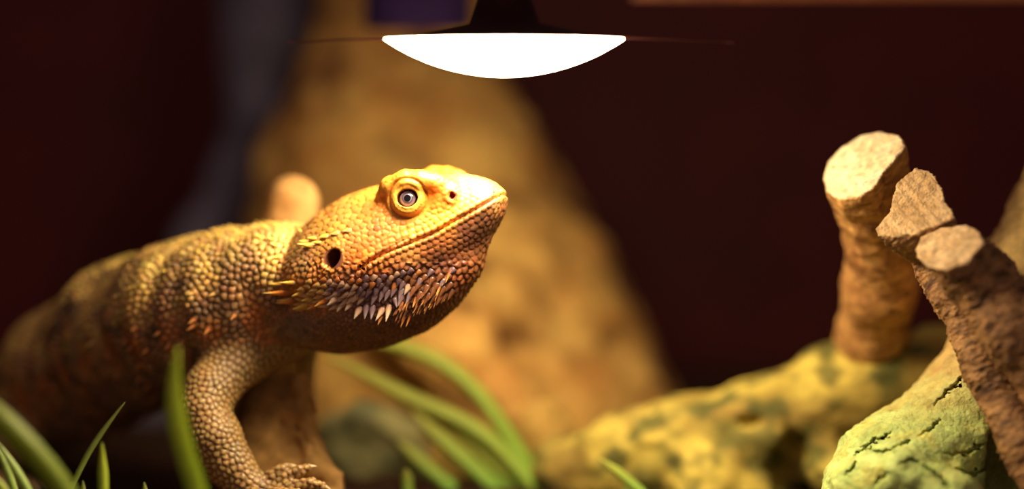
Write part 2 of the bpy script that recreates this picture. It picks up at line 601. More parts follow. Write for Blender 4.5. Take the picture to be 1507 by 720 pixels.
def branch(name, pts, face, cut_p, cut_n, tail, k_end, label, h, barkc, cutc, seed, roughness=2.0, face_k=5.0, wob=3.0, grain=None, group='sawn branch stubs'):
    cut_n = np.asarray(cut_n, float); cut_n /= np.linalg.norm(cut_n)
    eye = np.array([0, -FPX, 0.0])
    W = []
    for (px, py) in face:
        dr = np.array([px - 753.5, FPX, 360.0 - py])
        W.append(eye + dr * (((cut_p - eye) @ cut_n) / (dr @ cut_n)))
    W = np.array(W); c0 = W.mean(0)
    e1 = np.cross(cut_n, [0, 0, 1.0]); e1 /= np.linalg.norm(e1); e2 = np.cross(cut_n, e1)
    poly = np.stack([(W - c0) @ e1, (W - c0) @ e2], -1)
    LT = -(tail - c0) @ cut_n

    def f(P):
        w = -(P - c0) @ cut_n
        t = np.clip(w / LT, -0.2, 1)
        ts = np.clip(t, 0, 1)
        k = 1 + (k_end - 1) * ts * ts * (3 - 2 * ts)
        q = P - c0 - (tail - c0) * t[:, None]
        d = np.maximum(poly2((q @ e1) / k, (q @ e2) / k, poly) * k, w - LT)
        d = smin(d, sd_chain(P, pts, 22), 16)
        d = d + wob * noise(P / 38.0, seed) + 2.0 * noise(P / 15.0, seed + 1)
        pl = -w + 1.4 * noise(P / 16.0, seed + 2) + 1.5 * noise(P / 45.0, seed + 3)
        return smax(d, pl, face_k)
    axis = np.asarray(pts[-1][0]) - np.asarray(pts[0][0]); axis = axis / np.linalg.norm(axis)

    def facew(P):
        return np.clip(1 - np.abs((P - cut_p) @ cut_n + 1.5) / 9.0, 0, 1)

    def color(P, n):
        fw = np.clip(((n @ cut_n) - 0.62) / 0.25, 0, 1) * facew(P)
        t = fbm(P / 24.0, 4, seed + 5)
        b = lerp(srgb(barkc[0]), srgb(barkc[1]), 0.5 + 1.2 * t)
        along = (P @ axis)[:, None] * axis
        q = (P - along) / 26.0 + along / 9.0
        b = lerp(b, srgb(barkc[2]), np.clip(fbm(q, 3, seed + 7) * 2.6 - 0.2, 0, 0.85))
        cc = lerp(srgb(cutc[0]), srgb(cutc[1]), 0.5 + fbm(P / 18.0, 3, seed + 9))
        return lerp(b, cc, fw)

    def disp(P, n):
        fw = np.clip(((n @ cut_n) - 0.62) / 0.25, 0, 1) * facew(P)
        along = (P @ axis)[:, None] * axis
        q = (P - along) / 16.0 + along / 5.5
        r = fbm(q, 3, seed + 11)
        d = roughness * (np.abs(r) * 2.2 - 0.5) * (1 - fw)
        if grain is not None:
            u = np.asarray(grain, float)
            d = d + fw * 1.8 * noise(np.stack([(P @ u) / 3.4, (P @ axis) / 60, P[:, 1] / 60], -1), seed + 13)
        else:
            d = d + fw * 1.8 * fbm(P / 7.0, 2, seed + 15)
        return d
    lo, hi = bounds(pts, 35)
    lo = np.minimum(lo, W.min(0) - 16); hi = np.maximum(hi, W.max(0) + 16)
    return wood(name, f, lo, hi, h, M_bark, color, label, 'branch', disp, group)


FA = [(1211, 262), (1218, 237), (1237, 216), (1267, 198), (1298, 191), (1322, 198), (1333, 214), (1318, 236), (1300, 256), (1286, 277), (1266, 289), (1237, 293), (1216, 283)]
PA = [(A(1292, 335, 175), 50), (A(1296, 420, 250), 56), (A(1284, 490, 330), 54), (A(1276, 520, 365), 50)]
branch('sawn_branch', PA, FA, A(1268, 244, 82), (-0.56, -0.56, 0.62), A(1294, 330, 170), 0.84,
       'thick upright branch stub with a broad bright sawn top, beside the mossy log', 3.0,
       ([160, 108, 58], [204, 152, 86], [112, 68, 34]), ([240, 212, 158], [250, 230, 184]), 101, 0.8)
FB = [(1347, 246), (1368, 250), (1386, 273), (1393, 296), (1407, 319), (1383, 330), (1350, 343), (1314, 351), (1291, 348), (1290, 337), (1307, 314), (1315, 288), (1321, 268), (1334, 254)]
PB = [(A(1372, 376, 6), 26), (A(1384, 400, 0), 28), (A(1400, 432, -20), 29), (A(1452, 545, -60), 33), (A(1515, 660, -110), 38), (A(1550, 720, -125), 40)]
branch('sawn_branch', PB, FB, A(1350, 308, -40), (-0.36, -0.76, 0.54), A(1374, 384, 8), 0.42,
       'slender rough branch with a flared fan-shaped sawn end, leaning between two thicker stubs', 2.0,
       ([122, 84, 48], [172, 128, 78], [64, 38, 22]), ([196, 156, 100], [226, 190, 136]), 131, 2.6, 3.0, 3.0, grain=(0.78, 0, 0.62))
FCC = [(1345, 366), (1356, 348), (1384, 335), (1421, 330), (1444, 341), (1447, 358), (1423, 386), (1391, 399), (1365, 395), (1350, 380)]
PC = [(A(1440, 412, -86), 50), (A(1500, 486, -110), 54), (A(1580, 590, -130), 58), (A(1640, 680, -150), 60)]
branch('sawn_branch', PC, FCC, A(1396, 364, -112), (-0.42, -0.52, 0.72), A(1440, 412, -84), 1.02,
       'short thick bark-covered branch with an oval sawn end, in front of the slender one', 2.2,
       ([116, 80, 46], [160, 116, 70], [66, 40, 22]), ([198, 160, 106], [228, 194, 144]), 161, 2.6, 4.0, 3.5)

# rounded stub behind the lizard's back ----------------------------------------
PS = [(A(429, 300, 300), 44), (A(420, 380, 310), 50), (A(405, 520, 320), 60), (A(400, 700, 330), 74)]
def c_stub(P, n):
    t = fbm(P / 40.0, 3, 81)
    return lerp(srgb([168, 120, 66]), srgb([204, 160, 96]), 0.5 + t)
lo, hi = bounds(PS); lo[2] = -FZ - 40
wood('rounded_stub', lambda P: sd_chain(P, PS, 20) + 3 * noise(P / 40.0, 82), lo, hi, 5.0, M_wood, c_stub,
     'smooth tan rounded wood stub standing behind the lizard\'s back', 'wood stub')

# dark slate coloured column in the background -------------------------------
PD = [(A(392, -140, 1350), 105), (A(392, 60, 1340), 80), (A(385, 170, 1330), 66), (A(352, 270, 1320), 54), (A(300, 370, 1310), 56), (A(235, 520, 1300), 66), (A(190, 680, 1300), 80)]
v, q, n = sdf_mesh(lambda P: sd_chain(P, PD, 40) + 10 * noise(P / 80.0, 91), *bounds(PD, 40), 16.0)
tag(mk('bark_column', v, q, M_slate), 'dark slate-coloured crooked column before the red back wall', 'bark column')

# perch under the lizard's hand -------------------------------------------------
PP = [(A(405, 545, 235), 34), (A(400, 620, 220), 50), (A(395, 700, 210), 66), (A(400, 780, 195), 90)]
def f_perch(P):
    d = sd_chain(P, PP, 30)
    d = smin(d, sd_chain(P, [(A(444, 560, 190), 14), (A(454, 640, 176), 17), (A(468, 694, 156), 22), (A(500, 712, 140), 18)], 10), 18)
    d = smin(d, sd_chain(P, [(A(380, 768, 90), 44), (A(470, 764, 100), 42), (A(505, 745, 120), 30)], 20), 26)
    return d + 4 * noise(P / 42.0, 95) + 2.5 * noise(P / 17.0, 96)
f_perch = carve_lines(f_perch, [[(432, 622), (445, 640), (460, 660), (466, 676)], [(455, 560), (458, 590), (468, 630)], [(412, 600), (420, 640)]], 5.0, 10.0)
def c_perch(P, n):
    t = fbm(P / 45.0, 4, 97)
    return lerp(srgb([132, 96, 50]), srgb([186, 144, 80]), 0.5 + t)
lo, hi = bounds(PP); lo[2] = -FZ - 30; lo[1] = 0
wood('wood_perch', f_perch, lo, hi, 3.6, M_wood, c_perch, 'small weathered tan wood block under the lizard\'s front foot', 'wood')

# rocks between the perch and the trunk ---------------------------------------
def rock(c, r, seed, cols, label, h=7.0):
    c = np.asarray(c)
    def f(P):
        d = sd_ell(P, c, r)
        return d + 0.16 * min(r) * noise(P / (0.7 * min(r)), seed) + 5 * noise(P / 22.0, seed + 1)
    def cf(P, n):
        t = fbm(P / 40.0, 4, seed + 2)
        return lerp(srgb(cols[0]), srgb(cols[1]), 0.5 + 1.3 * t)
    r = np.asarray(r, float)
    return wood('rock', f, c - r * 1.3 - 12, c + r * 1.3 + 12, h, M_moss, cf, label, 'rock')
rock(A(545, 668, 560), (104, 70, 84), 201, ([108, 108, 72], [146, 138, 86]), 'grey-olive rock lying just right of the wood perch')
rock(A(690, 690, 540), (66, 40, 56), 211, ([150, 118, 56], [196, 160, 76]), 'low ochre rock under the bent grass blades')
rock(A(800, 650, 560), (48, 34, 70), 221, ([160, 124, 58], [190, 152, 76]), 'upright sandy yellow rock at the end of the mossy log')


# ------------------------------------------------------------------ lamps
def lathe(prof, axis_px, d, seg=64):
    """profile of (radius u, py) about a vertical axis through photo px axis_px at depth d"""
    s = SC(d)
    c = v2w(A(axis_px, 360, d))
    V, Fc = [], []
    for (r, py) in prof:
        z = v2w(A(axis_px, py, d))[2]
        for k in range(seg):
            a = 2 * math.pi * k / seg
            V.append((c[0] + r * s * K * math.cos(a), c[1] + r * s * K * math.sin(a), z))
    n = len(prof)
    for i in range(n - 1):
        for k in range(seg):
            k2 = (k + 1) % seg
            Fc.append((i * seg + k, i * seg + k2, (i + 1) * seg + k2, (i + 1) * seg + k))
    Fc.append(tuple(range(seg))[::-1]); Fc.append(tuple((n - 1) * seg + k for k in range(seg)))
    return np.array(V), Fc


LD = -90.0
LX = 742
lamp = empty('heat_lamp', A(LX, 112, LD))
cap = []
Rs, chord = 310.0, 176.0
for k in range(15):
    t = k / 14.0
    a = math.asin(chord / Rs) * t
    cap.append((max(Rs * math.sin(a), 0.4), 112.0 - Rs * (1 - math.cos(a))))
V, Fc = lathe(cap, LX, LD)
bulb = mk('bulb', V, [f[::-1] for f in Fc], M_bulb, lamp, world=True)
bulb['label'] = 'glowing white convex bulb face'
bar_v, bar_f = [], []
for i, t in enumerate(np.linspace(-1, 1, 41)):            # thin curved crossbar carrying the bulb
    c = A(LX + 8 + 328 * t, 53.5 + 9 * t * t, LD - 30)
    rb = 2.6 - 1.6 * abs(t)
    for k in range(8):
        a = 2 * math.pi * k / 8
        bar_v.append(c + np.array([0, 3 * rb * math.cos(a), rb * math.sin(a)]))
    if i:
        for k in range(8):
            bar_f.append(((i - 1) * 8 + k, (i - 1) * 8 + (k + 1) % 8, i * 8 + (k + 1) % 8, i * 8 + k))
bar_f += [tuple(range(8)), tuple(320 + k for k in range(8))[::-1]]
mk('crossbar', np.array(bar_v), bar_f, M_brim, lamp)
V, Fc = lathe([(172, 56.0), (120, 49), (52, 34), (40, 0), (38, -160), (30, -190)], LX, LD)
mk('housing', V, Fc, M_black, lamp, world=True)
V, Fc = lathe([(74, 44), (78, 40), (78, -30), (60, -50)], 616, LD + 850, 40)  # added drum, its violet colour stands in for a glow above the lamp
br = mk('violet_glow_drum', V, Fc, M_violet, lamp, world=True)
br['label'] = 'added drum coloured as a violet glow'
arm_a, arm_b = v2w(A(616, -20, LD + 850)), v2w(A(LX, -20, LD))
ad = arm_b - arm_a; an = np.cross(ad, [0, 0, 1.0]); an /= np.linalg.norm(an)
av = [e + an * u * 12 * K + np.array([0, 0, w * 9 * K]) for e in (arm_a, arm_b) for u, w in ((-1, -1), (1, -1), (1, 1), (-1, 1))]
mk('glow_drum_arm', np.array(av), [(0, 1, 2, 3), (7, 6, 5, 4), (0, 4, 5, 1), (1, 5, 6, 2), (2, 6, 7, 3), (3, 7, 4, 0)], M_black, lamp, world=True, smooth=False)  # added arm that joins the violet drum to the lamp
tag(lamp, 'round heat lamp with glowing white bulb hanging above the lizard', 'lamp')


# ------------------------------------------------------------------ the lizard: one continuous body
TH, PH = math.radians(20), math.radians(19)
HO = A(590, 370, 88)
hn = np.array([-math.sin(TH), -math.cos(TH) * CT, -math.cos(TH) * ST])
up_w = np.array([0, -ST, CT])
fw_h = np.array([math.cos(TH), -math.sin(TH) * CT, -math.sin(TH) * ST])
hf = math.cos(PH) * fw_h + math.sin(PH) * up_w
hf /= np.linalg.norm(hf)
hu = np.cross(hf, -hn); hu /= np.linalg.norm(hu)
if hu[2] < 0: hu = -hu
HM = np.stack([hf, hu, hn])                     # view -> head coordinates (forward, up, towards the near side)


def hp(px, py, c=0.0):
    """point of the plane 'c to the near side of the head's mid-plane' seen at px, py; in head coordinates"""
    o = np.array([0, -FPX, 0.0]); d = np.array([px - 753.5, FPX, 360.0 - py])
    t = (c - (o - HO) @ hn) / (d @ hn)
    return HM @ (o + t * d - HO)


def h2v(q):
    return HO + np.asarray(q) @ HM


def table(pts, sig=5.0):
    pts = sorted(pts)
    a = np.array([p[0] for p in pts]); b = np.array([p[1] for p in pts])
    x = np.arange(a[0], a[-1] + 0.5, 1.0)
    y = np.interp(x, a, b)
    k = np.exp(-0.5 * (np.arange(-15, 16) / sig) ** 2); k /= k.sum()
    yp = np.concatenate([2 * y[0] - y[15:0:-1], y, 2 * y[-1] - y[-2:-17:-1]])
    return x, np.convolve(yp, k, 'valid')


def prof(pl):
    return [tuple(hp(*p)[:2]) for p in pl]


T_TOP = table(prof([(741, 287), (739, 280), (733, 272.5), (720, 265), (700, 259), (680, 256), (650, 258), (610, 262), (570, 271), (552, 275), (530, 282), (509, 290), (479, 309), (451, 333), (425, 356), (395, 385)]), 4)
T_BOT = table(prof([(742, 290), (741, 303), (737, 319), (724, 344), (703, 370), (677, 396), (632, 428), (580, 454), (530, 462), (480, 460), (430, 452), (400, 455)]), 4)
T_WID = table([(hp(740, 288, 0)[0] + 2, 8), (hp(737, 288, 10)[0], 22), (hp(728, 290, 20)[0], 33), (hp(705, 300, 36)[0], 43), (hp(665, 310, 50)[0], 52), (hp(620, 330, 66)[0], 66), (hp(570, 350, 84)[0], 84),
               (hp(525, 370, 98)[0], 98), (hp(490, 385, 106)[0], 106), (hp(450, 405, 108)[0], 108), (hp(432, 420, 104)[0], 104), (hp(415, 430, 84)[0], 84), (hp(395, 440, 40)[0], 40)], 5)
A_MAX = min(T_TOP[0][-1], T_BOT[0][-1], T_WID[0][-1])
A_MIN = max(T_TOP[0][0], T_BOT[0][0], T_WID[0][0])
EYE = hp(600, 292, 66)
EYE_AX = np.array([0.27, 0.10, 0.95]); EYE_AX /= np.linalg.norm(EYE_AX)
NOS = hp(666, 288, 42)
EAR = hp(491, 381, 96)
MOUTH = [hp(*p)[:2] for p in [(531, 396, 96), (548, 383, 92), (569, 372, 86), (608, 356, 72), (638, 343.5, 60), (672, 324, 48), (707, 305, 36), (733, 290, 16), (744, 284, 0)]]
FOLD = [hp(*p)[:2] for p in [(520, 404, 98), (540, 386, 93), (575, 364, 82), (600, 352, 74)]]
BROW = [(hp(560, 288, 52), 7), (hp(574, 274, 56), 12), (hp(597, 266, 58), 14), (hp(620, 266, 54), 13.5), (hp(642, 270, 46), 12), (hp(660, 275, 36), 8)]
GULAR = [(hp(705, 352, 0), 16), (hp(676, 382, 0), 30), (hp(640, 408, 0), 46), (hp(600, 426, 0), 60), (hp(552, 437, 0), 68), (hp(500, 447, 0), 68), (hp(458, 447, 0), 58), (hp(420, 440, 0), 60)]


def line2(q, pts):
    best = np.full(len(q), 1e9)
    for a, b in zip(pts[:-1], pts[1:]):
        d = b - a
        t = np.clip(((q[:, 0] - a[0]) * d[0] + (q[:, 1] - a[1]) * d[1]) / (d @ d), 0, 1)
        best = np.minimum(best, np.hypot(q[:, 0] - a[0] - t * d[0], q[:, 1] - a[1] - t * d[1]))
    return best


def f_head(P):
    q = (P - HO) @ HM.T
    q[:, 2] = np.abs(q[:, 2])
    a = np.clip(q[:, 0], A_MIN, A_MAX)
    bt = np.interp(a, *T_TOP); bb = np.interp(a, *T_BOT); w = np.interp(a, *T_WID)
    hb = np.maximum((bt - bb) / 2, 5.0); bc = (bt + bb) / 2
    v = (q[:, 1] - bc) / hb
    vv = np.clip(v, -1.2, 1.2)
    wl = w * (1.0 - 0.34 * np.clip(vv + 0.15, 0, 1.2) ** 1.4 - 0.10 * np.clip(-vv - 0.3, 0, 1))
    nn = (np.abs(v) ** 2.5 + np.abs(q[:, 2] / wl) ** 2.5) ** 0.4
    f = (nn - 1) * np.minimum(hb, wl) * 0.92
    da = np.abs(q[:, 0] - a)
    f = np.where(da > 0, np.hypot(np.maximum(f, 0), da) + np.minimum(f, 0) * (da < 6), f)
    # brow ridges, gular pouch
    f = smin(f, sd_chain(q, BROW, 12), 14)
    f = smin(f, sd_chain(q, GULAR, 30), 10)
    f = smin(f, sd_ell(q, hp(645, 292, 36), (34, 20, 17)), 14)
    # orbit, eyelids and the opening for the eyeball
    e = q - EYE
    ax = e @ EYE_AX
    rad = length(e - ax[:, None] * EYE_AX)
    f = smin(f, length(q - (EYE - 26 * EYE_AX)) - 36, 6)
    f = smin(f, length(q - (EYE - 17 * EYE_AX)) - 28.5, 2)
    f = f + 3.0 * np.exp(-((rad - 28.5) / 2.2) ** 2) * (np.abs(ax) < 30)
    f = f - 1.2 * np.exp(-((rad - 21.5) / 2.4) ** 2) * (np.abs(ax) < 30)
    al_e = e @ np.array([0.94, -0.2, -0.27]); be = e @ np.array([0.17, 0.97, -0.15])
    f = smax(f, np.where(ax > -16, 14.6 - np.hypot(al_e * 0.92, be * 1.08), -9.0), 1.6)
    # nostril
    m = q - NOS
    rn = np.linalg.norm(m * np.array([1, 0.85, 0.5]), axis=1)
    f = f - 2.0 * np.exp(-((rn - 8.5) / 3.0) ** 2)
    f = smax(f, -sd_ell(q, NOS + np.array([1, 0, 0]), (5.0, 6.0, 9.0)), 2.0)
    # ear opening
    ca, sa = math.cos(0.75), math.sin(0.75)
    g = q - EAR
    ge = np.stack([(g[:, 0] * ca + g[:, 1] * sa) / 15.5, (-g[:, 0] * sa + g[:, 1] * ca) / 11.0, g[:, 2] / 44.0], -1)
    re = np.linalg.norm(ge, axis=1)
    f = f - 1.2 * np.exp(-((re - 1.3) / 0.25) ** 2)
    f = smax(f, (1 - re) * 10.5, 2.0)
    # mouth and the fold behind it
    side = np.clip(q[:, 2] / 12.0, 0, 1)
    dm = line2(q, MOUTH)
    f = f + (5.0 * np.exp(-(dm / 1.9) ** 2) - 1.3 * np.exp(-((dm - 6) / 3.0) ** 2))
    df = line2(q, FOLD)
    f = f + side * (2.6 * np.exp(-(df / 2.2) ** 2) - 1.0 * np.exp(-((df - 6) / 3.0) ** 2))
    return f


YAW = math.radians(46)
bn = np.array([math.sin(YAW), math.cos(YAW), 0.0])      # body's lateral axis
BODY = [(A(480, 412, 120), 62), (A(418, 412, 165), 78), (A(360, 438, 205), 104), (A(290, 462, 250), 112), (A(210, 492, 345), 114), (A(120, 548, 455), 104),
        (A(40, 600, 555), 84), (A(-40, 645, 650), 62), (A(-150, 680, 770), 40), (A(-330, 694, 920), 22), (A(-520, 690, 1050), 10)]
BX = 1.22
BT = np.eye(3) - (1 - 1 / BX) * np.outer(bn, bn)
ARM = [(A(375, 478, 190), 46), (A(350, 525, 150), 44), (A(309, 576, 108), 38), (A(299, 604, 92), 35), (A(315, 645, 84), 39), (A(338, 684, 78), 33), (A(362, 712, 72), 25), (A(388, 722, 66), 20)]
SHO = [(A(425, 490, 180), 40), (A(380, 505, 180), 48)]
FINGERS = [[(384, 718, 70, 13), (400, 702, 64, 9.5), (414, 692, 62, 8), (424, 688, 66, 6)],
           [(392, 722, 66, 13), (420, 706, 56, 9.5), (440, 694, 52, 8), (452, 689, 54, 6)],
           [(394, 726, 62, 12), (428, 716, 46, 9), (458, 712, 40, 8), (474, 716, 42, 6)],
           [(390, 728, 60, 12), (416, 728, 34, 9), (436, 728, 22, 8), (450, 734, 20, 6)],
           [(378, 728, 68, 12), (374, 726, 42, 9), (384, 730, 26, 7), (392, 736, 20, 6)]]
FARM = [(A(440, 490, 270), 36), (A(430, 560, 310), 28), (A(425, 640, 300), 22), (A(430, 705, 310), 16), (A(455, 716, 295), 11)]
HIND = [(A(40, 600, 470), 56), (A(10, 650, 390), 46), (A(-50, 670, 350), 34), (A(-30, 700, 330), 22), (A(-5, 708, 310), 16)]
HTOES = [[(-5, 708, 310, 14), (25, 712, 290, 8), (48, 716, 280, 5)], [(-5, 708, 310, 14), (30, 706, 315, 8), (60, 710, 320, 5)], [(-5, 708, 310, 14), (10, 718, 270, 8), (20, 724, 250, 5)]]


def f_limbs(P):
    d = smin(sd_chain(P, ARM, 14), sd_chain(P, SHO, 20), 24)
    for fg in FINGERS:
        d = smin(d, sd_chain(P, [(A(x, y, z), r) for x, y, z, r in fg], 3), 4)
    d = np.minimum(d, sd_chain(P, FARM, 12))
    h = sd_chain(P, HIND, 14)
    for fg in HTOES:
        h = smin(h, sd_chain(P, [(A(x, y, z), r) for x, y, z, r in fg], 3), 4)
    return np.minimum(d, h)


def f_body(P):
    Q = P @ BT.T
    d = sd_chain(Q, [(BT @ p, r) for p, r in BODY], 30)
    d = d + 4.0 * noise(P / 70.0, 301) * np.clip((A(440, 0)[0] - P[:, 0]) / 100, 0, 1)
    # ribs and loose skin folds along the flank
    s = (P[:, 0] - P[:, 1] * 0.95)
    d = d + 1.8 * np.sin(s / 11.0 + 2 * noise(P / 60.0, 305)) * np.clip((A(400, 0)[0] - P[:, 0]) / 120, 0, 1)
    return d


def f_liz(P):
    d = smin(f_body(P), f_limbs(P), 20)
    out = d
    near = (P[:, 0] > A(330, 0)[0]) & (P[:, 2] > A(0, 600)[2])
    if near.any():
        out = d.copy()
        h = f_head(P[near])
        # the neck joins the head only from behind, so the jaw keeps its overhang
        out[near] = smin(d[near], h, 9)
    return out


lo = np.array([A(-540, 0, 1050)[0] - 20, -130, A(0, 790)[2] - 10]); hi = np.array([A(755, 0)[0], 1080, A(0, 228)[2] + 12])
LV, LQ, LN = sdf_mesh(f_liz, lo, hi, 1.9)

# which skin is where: head weight, limb weight
hq = (LV - HO) @ HM.T
hside = hq.copy(); hside[:, 2] = np.abs(hside[:, 2])
mx, my = proj(h2v(hside))                                 # where it would be seen on the near side
fh = np.full(len(LV), 99.0)
mm = (LV[:, 0] > A(330, 0)[0]) & (LV[:, 2] > A(0, 600)[2])
fh[mm] = f_head(LV[mm])
fbv = f_body(LV); flv = f_limbs(LV)
is_head = (fh < 3.0) & (fh < fbv + 1) & (mx > 385)
is_limb = (~is_head) & (flv < fbv)
gul = np.full(len(LV), 99.0); gul[mm] = sd_chain(hside[mm], GULAR, 30)
is_gular = is_head & (gul < 3.5) & (my > 440 + np.clip((mx - 600) * -0.0, 0, 0))


def seed_radius(i):
    if is_head[i]:
        x, y = mx[i], my[i]
        if is_gular[i]: return 7.0
        de = math.hypot(x - 600, y - 292)
        if de < 24: return 4.6
        if de < 36: return 6.5
        if math.hypot(x - 666, y - 288) < 11: return 6.0
        if math.hypot(x - 485, y - 385) < 34: return 7.0
        if x > 640 and y < 300: return 8.0
        if y < 350 and x < 560: return 10.5
        if y > 395 and x > 440: return 10.0
        return 8.6
    if is_limb[i]: return 8.8
    return 10.0


# dart throwing for the scale centres
order = rng.permutation(len(LV))[:230000]
CELL = 12.0
gridd = {}
seeds, srad = [], []
hv_i = np.where(is_head)[0]
lip = np.array(MOUTH)
seg_l = np.linalg.norm(np.diff(lip, axis=0), axis=1); arc = np.concatenate([[0], np.cumsum(seg_l)])
for off, step, r in ((5.5, 10.5, 9.0), (-5.5, 9.5, 9.0), (-14.0, 9.5, 9.0), (14.5, 10.0, 9.0)):
    for t in np.arange(12 + abs(off) * 0.35, arc[-1] - 8, step):
        c2 = np.array([np.interp(t, arc, lip[:, k]) for k in (0, 1)])
        c3 = np.array([np.interp(t + 2, arc, lip[:, k]) for k in (0, 1)]) - c2
        c2 = c2 + off * np.array([-c3[1], c3[0]]) / np.linalg.norm(c3)
        for sg in (1, -1):
            m_ = hv_i[hq[hv_i, 2] * sg > 2]
            dm_ = (hq[m_, 0] - c2[0]) ** 2 + (hq[m_, 1] - c2[1]) ** 2
            jx = m_[np.argmin(dm_)]
            p = LV[jx]
            gridd.setdefault((int(p[0] // CELL), int(p[1] // CELL), int(p[2] // CELL)), []).append(len(seeds))
            seeds.append((p[0], p[1], p[2])); srad.append(r)
n_fixed = len(seeds)
for i in order:
    p = LV[i]
    if p[0] < A(-120, 0, 500)[0]:
        continue
    r = seed_radius(i)
    kx, ky, kz = int(p[0] // CELL), int(p[1] // CELL), int(p[2] // CELL)
    ok = True
    for ax in (-1, 0, 1):
        for ay in (-1, 0, 1):
            for az in (-1, 0, 1):
                lst = gridd.get((kx + ax, ky + ay, kz + az))
                if lst:
                    for j in lst:
                        s = seeds[j]
                        rr = 0.5 * (r + srad[j]) * 0.86
                        if (s[0] - p[0]) ** 2 + (s[1] - p[1]) ** 2 + (s[2] - p[2]) ** 2 < rr * rr:
                            ok = False; break
                if not ok: break
            if not ok: break
        if not ok: break
    if ok:
        gridd.setdefault((kx, ky, kz), []).append(len(seeds))
        seeds.append((p[0], p[1], p[2])); srad.append(r)
# regular rows that matter: the beaded eyelid rim and the lip scales
extra = []
ev1 = np.cross(EYE_AX, [0, 1, 0]); ev1 /= np.linalg.norm(ev1); ev2 = np.cross(EYE_AX, ev1)
seeds = np.array(seeds); srad = np.array(srad)
for it in range(3):                                       # relax towards an even mosaic
    kd = kdtree.KDTree(len(seeds))
    for j, s in enumerate(seeds): kd.insert(s, j)
    kd.balance()
    sub = np.arange(it, len(LV), 5)
    near = np.array([kd.find(LV[i])[1] for i in sub])
    cnt = np.bincount(near, minlength=len(seeds))
    cen = np.stack([np.bincount(near, LV[sub, k], len(seeds)) for k in range(3)], -1)
    okc = cnt > 2
    new = cen[okc] / cnt[okc][:, None]
    mv = new - seeds[okc]
    keep = (np.linalg.norm(mv, axis=1) < srad[okc]) & (np.nonzero(okc)[0] >= n_fixed)
    seeds[okc] = np.where(keep[:, None], seeds[okc] + 0.8 * mv, seeds[okc])
kd = kdtree.KDTree(len(seeds))
for j, s in enumerate(seeds): kd.insert(s, j)
kd.balance()
NV = len(LV)
nid = np.zeros((NV, 5), np.int32)
for i in range(NV):
    for k, r in enumerate(kd.find_n(LV[i], 5)):
        nid[i, k] = r[1]

# flow of the scales: towards the tail; on the beard towards its hanging edge
def flow(P, head, x, y):
    d = np.zeros((len(P), 3))
    d[:] = -fw_h * 0.8 - up_w * 0.55
    ang = np.interp(x, [420, 470, 510, 545, 590, 640, 700], [182, 192, 222, 250, 248, 240, 225])
    jaw = np.stack([np.cos(np.radians(ang)), np.zeros(len(P)), np.sin(np.radians(ang))], -1)
    wj = np.clip((y - 385) / 30, 0, 1)[:, None]
    up = -hf * 0.95 - hu * 0.15
    h = up * (1 - wj) + jaw * wj
    return np.where(head[:, None], h, d)


kdv = kdtree.KDTree((NV + 3) // 4)
for k_, i in enumerate(range(0, NV, 4)): kdv.insert(LV[i], i)
kdv.balance()
sv = np.array([kdv.find(s)[1] for s in seeds])            # a vertex that stands for each scale
s_head, s_limb, s_gul = is_head[sv], is_limb[sv], is_gular[sv]
s_n = LN[sv]
s_flow = flow(seeds, s_head, mx[sv], my[sv])
s_flow -= (s_flow * s_n).sum(1)[:, None] * s_n
s_flow /= np.maximum(np.linalg.norm(s_flow, axis=1), 1e-6)[:, None]

# distance to the scale centres in each scale's own stretched metric
D = np.zeros((NV, 5))
for k in range(5):
    j = nid[:, k]
    r = LV - seeds[j]
    al = (r * s_flow[j]).sum(1)
    st = np.where(s_head[j] & (my[sv][j] > 390), 0.78, np.where(s_head[j], 0.95, 0.92))
    D[:, k] = np.sqrt(np.maximum((r * r).sum(1) - al * al, 0) + (al * st) ** 2)
best = np.argsort(D, 1)
F1 = np.take_along_axis(D, best[:, :1], 1)[:, 0]; F2 = np.take_along_axis(D, best[:, 1:2], 1)[:, 0]
own = np.take_along_axis(nid, best[:, :1], 1)[:, 0]
rad = srad[own] * 0.55
edge = np.clip((F2 - F1) / np.where(is_head, 2.1, 2.6), 0, 1); edge = edge * edge * (3 - 2 * edge)
al = ((LV - seeds[own]) * s_flow[own]).sum(1) / rad
lat = np.abs(((LV - seeds[own]) * np.cross(s_flow[own], s_n[own])).sum(1)) / rad
dome_ = np.clip(1 - (F1 / (rad * 1.5)) ** 2, 0, 1)
amp = np.where(is_gular, 2.2, np.where(is_head, np.where(my > 385, 2.4, 1.7), np.where(is_limb, 1.8, 2.6)))
snoot = is_head & (mx > 640) & (my < 305)
amp = np.where(snoot, 1.1, amp)
eyez = np.hypot(mx - 600, my - 292)
amp = np.where(is_head & (eyez < 50) & (my < 300), 0.65, amp)
amp = np.where(is_head & (eyez < 36), 0.4, amp)
earz = is_head & (np.hypot((mx - 491), (my - 381)) < 15)
amp = np.where(earz, 0.0, amp)
amp = np.where(LV[:, 0] < A(-110, 0, 500)[0], 0, amp)
tilt = np.where(is_head & (my > 385), 0.55, np.where(is_head, 0.25, 0.3))
keel = np.clip(1 - lat * 1.4, 0, 1) * np.where(is_head & (my < 350) & (mx < 570), 0.5, 0.25)
disp = amp * (edge * (0.75 + np.where(is_head & (my < 385), 0.15, 0.45) * dome_ + tilt * np.clip(al, -1, 1) + keel) - 0.55)
dors = (~is_head) & (~is_limb)
disp = disp + np.where(dors, 2.2 * dome_ ** 2 * edge * (LN[:, 2] > -0.1), 0)

bead = np.arctan2(my - 292, mx - 600)
low_lid = is_head & (np.abs(eyez - 20.5) < 3.2) & (my > 288)
disp = disp + np.where(low_lid, 1.3 * np.clip(np.cos(bead * 34), 0, 1) * (1 - np.abs(eyez - 20.5) / 3.2), 0)

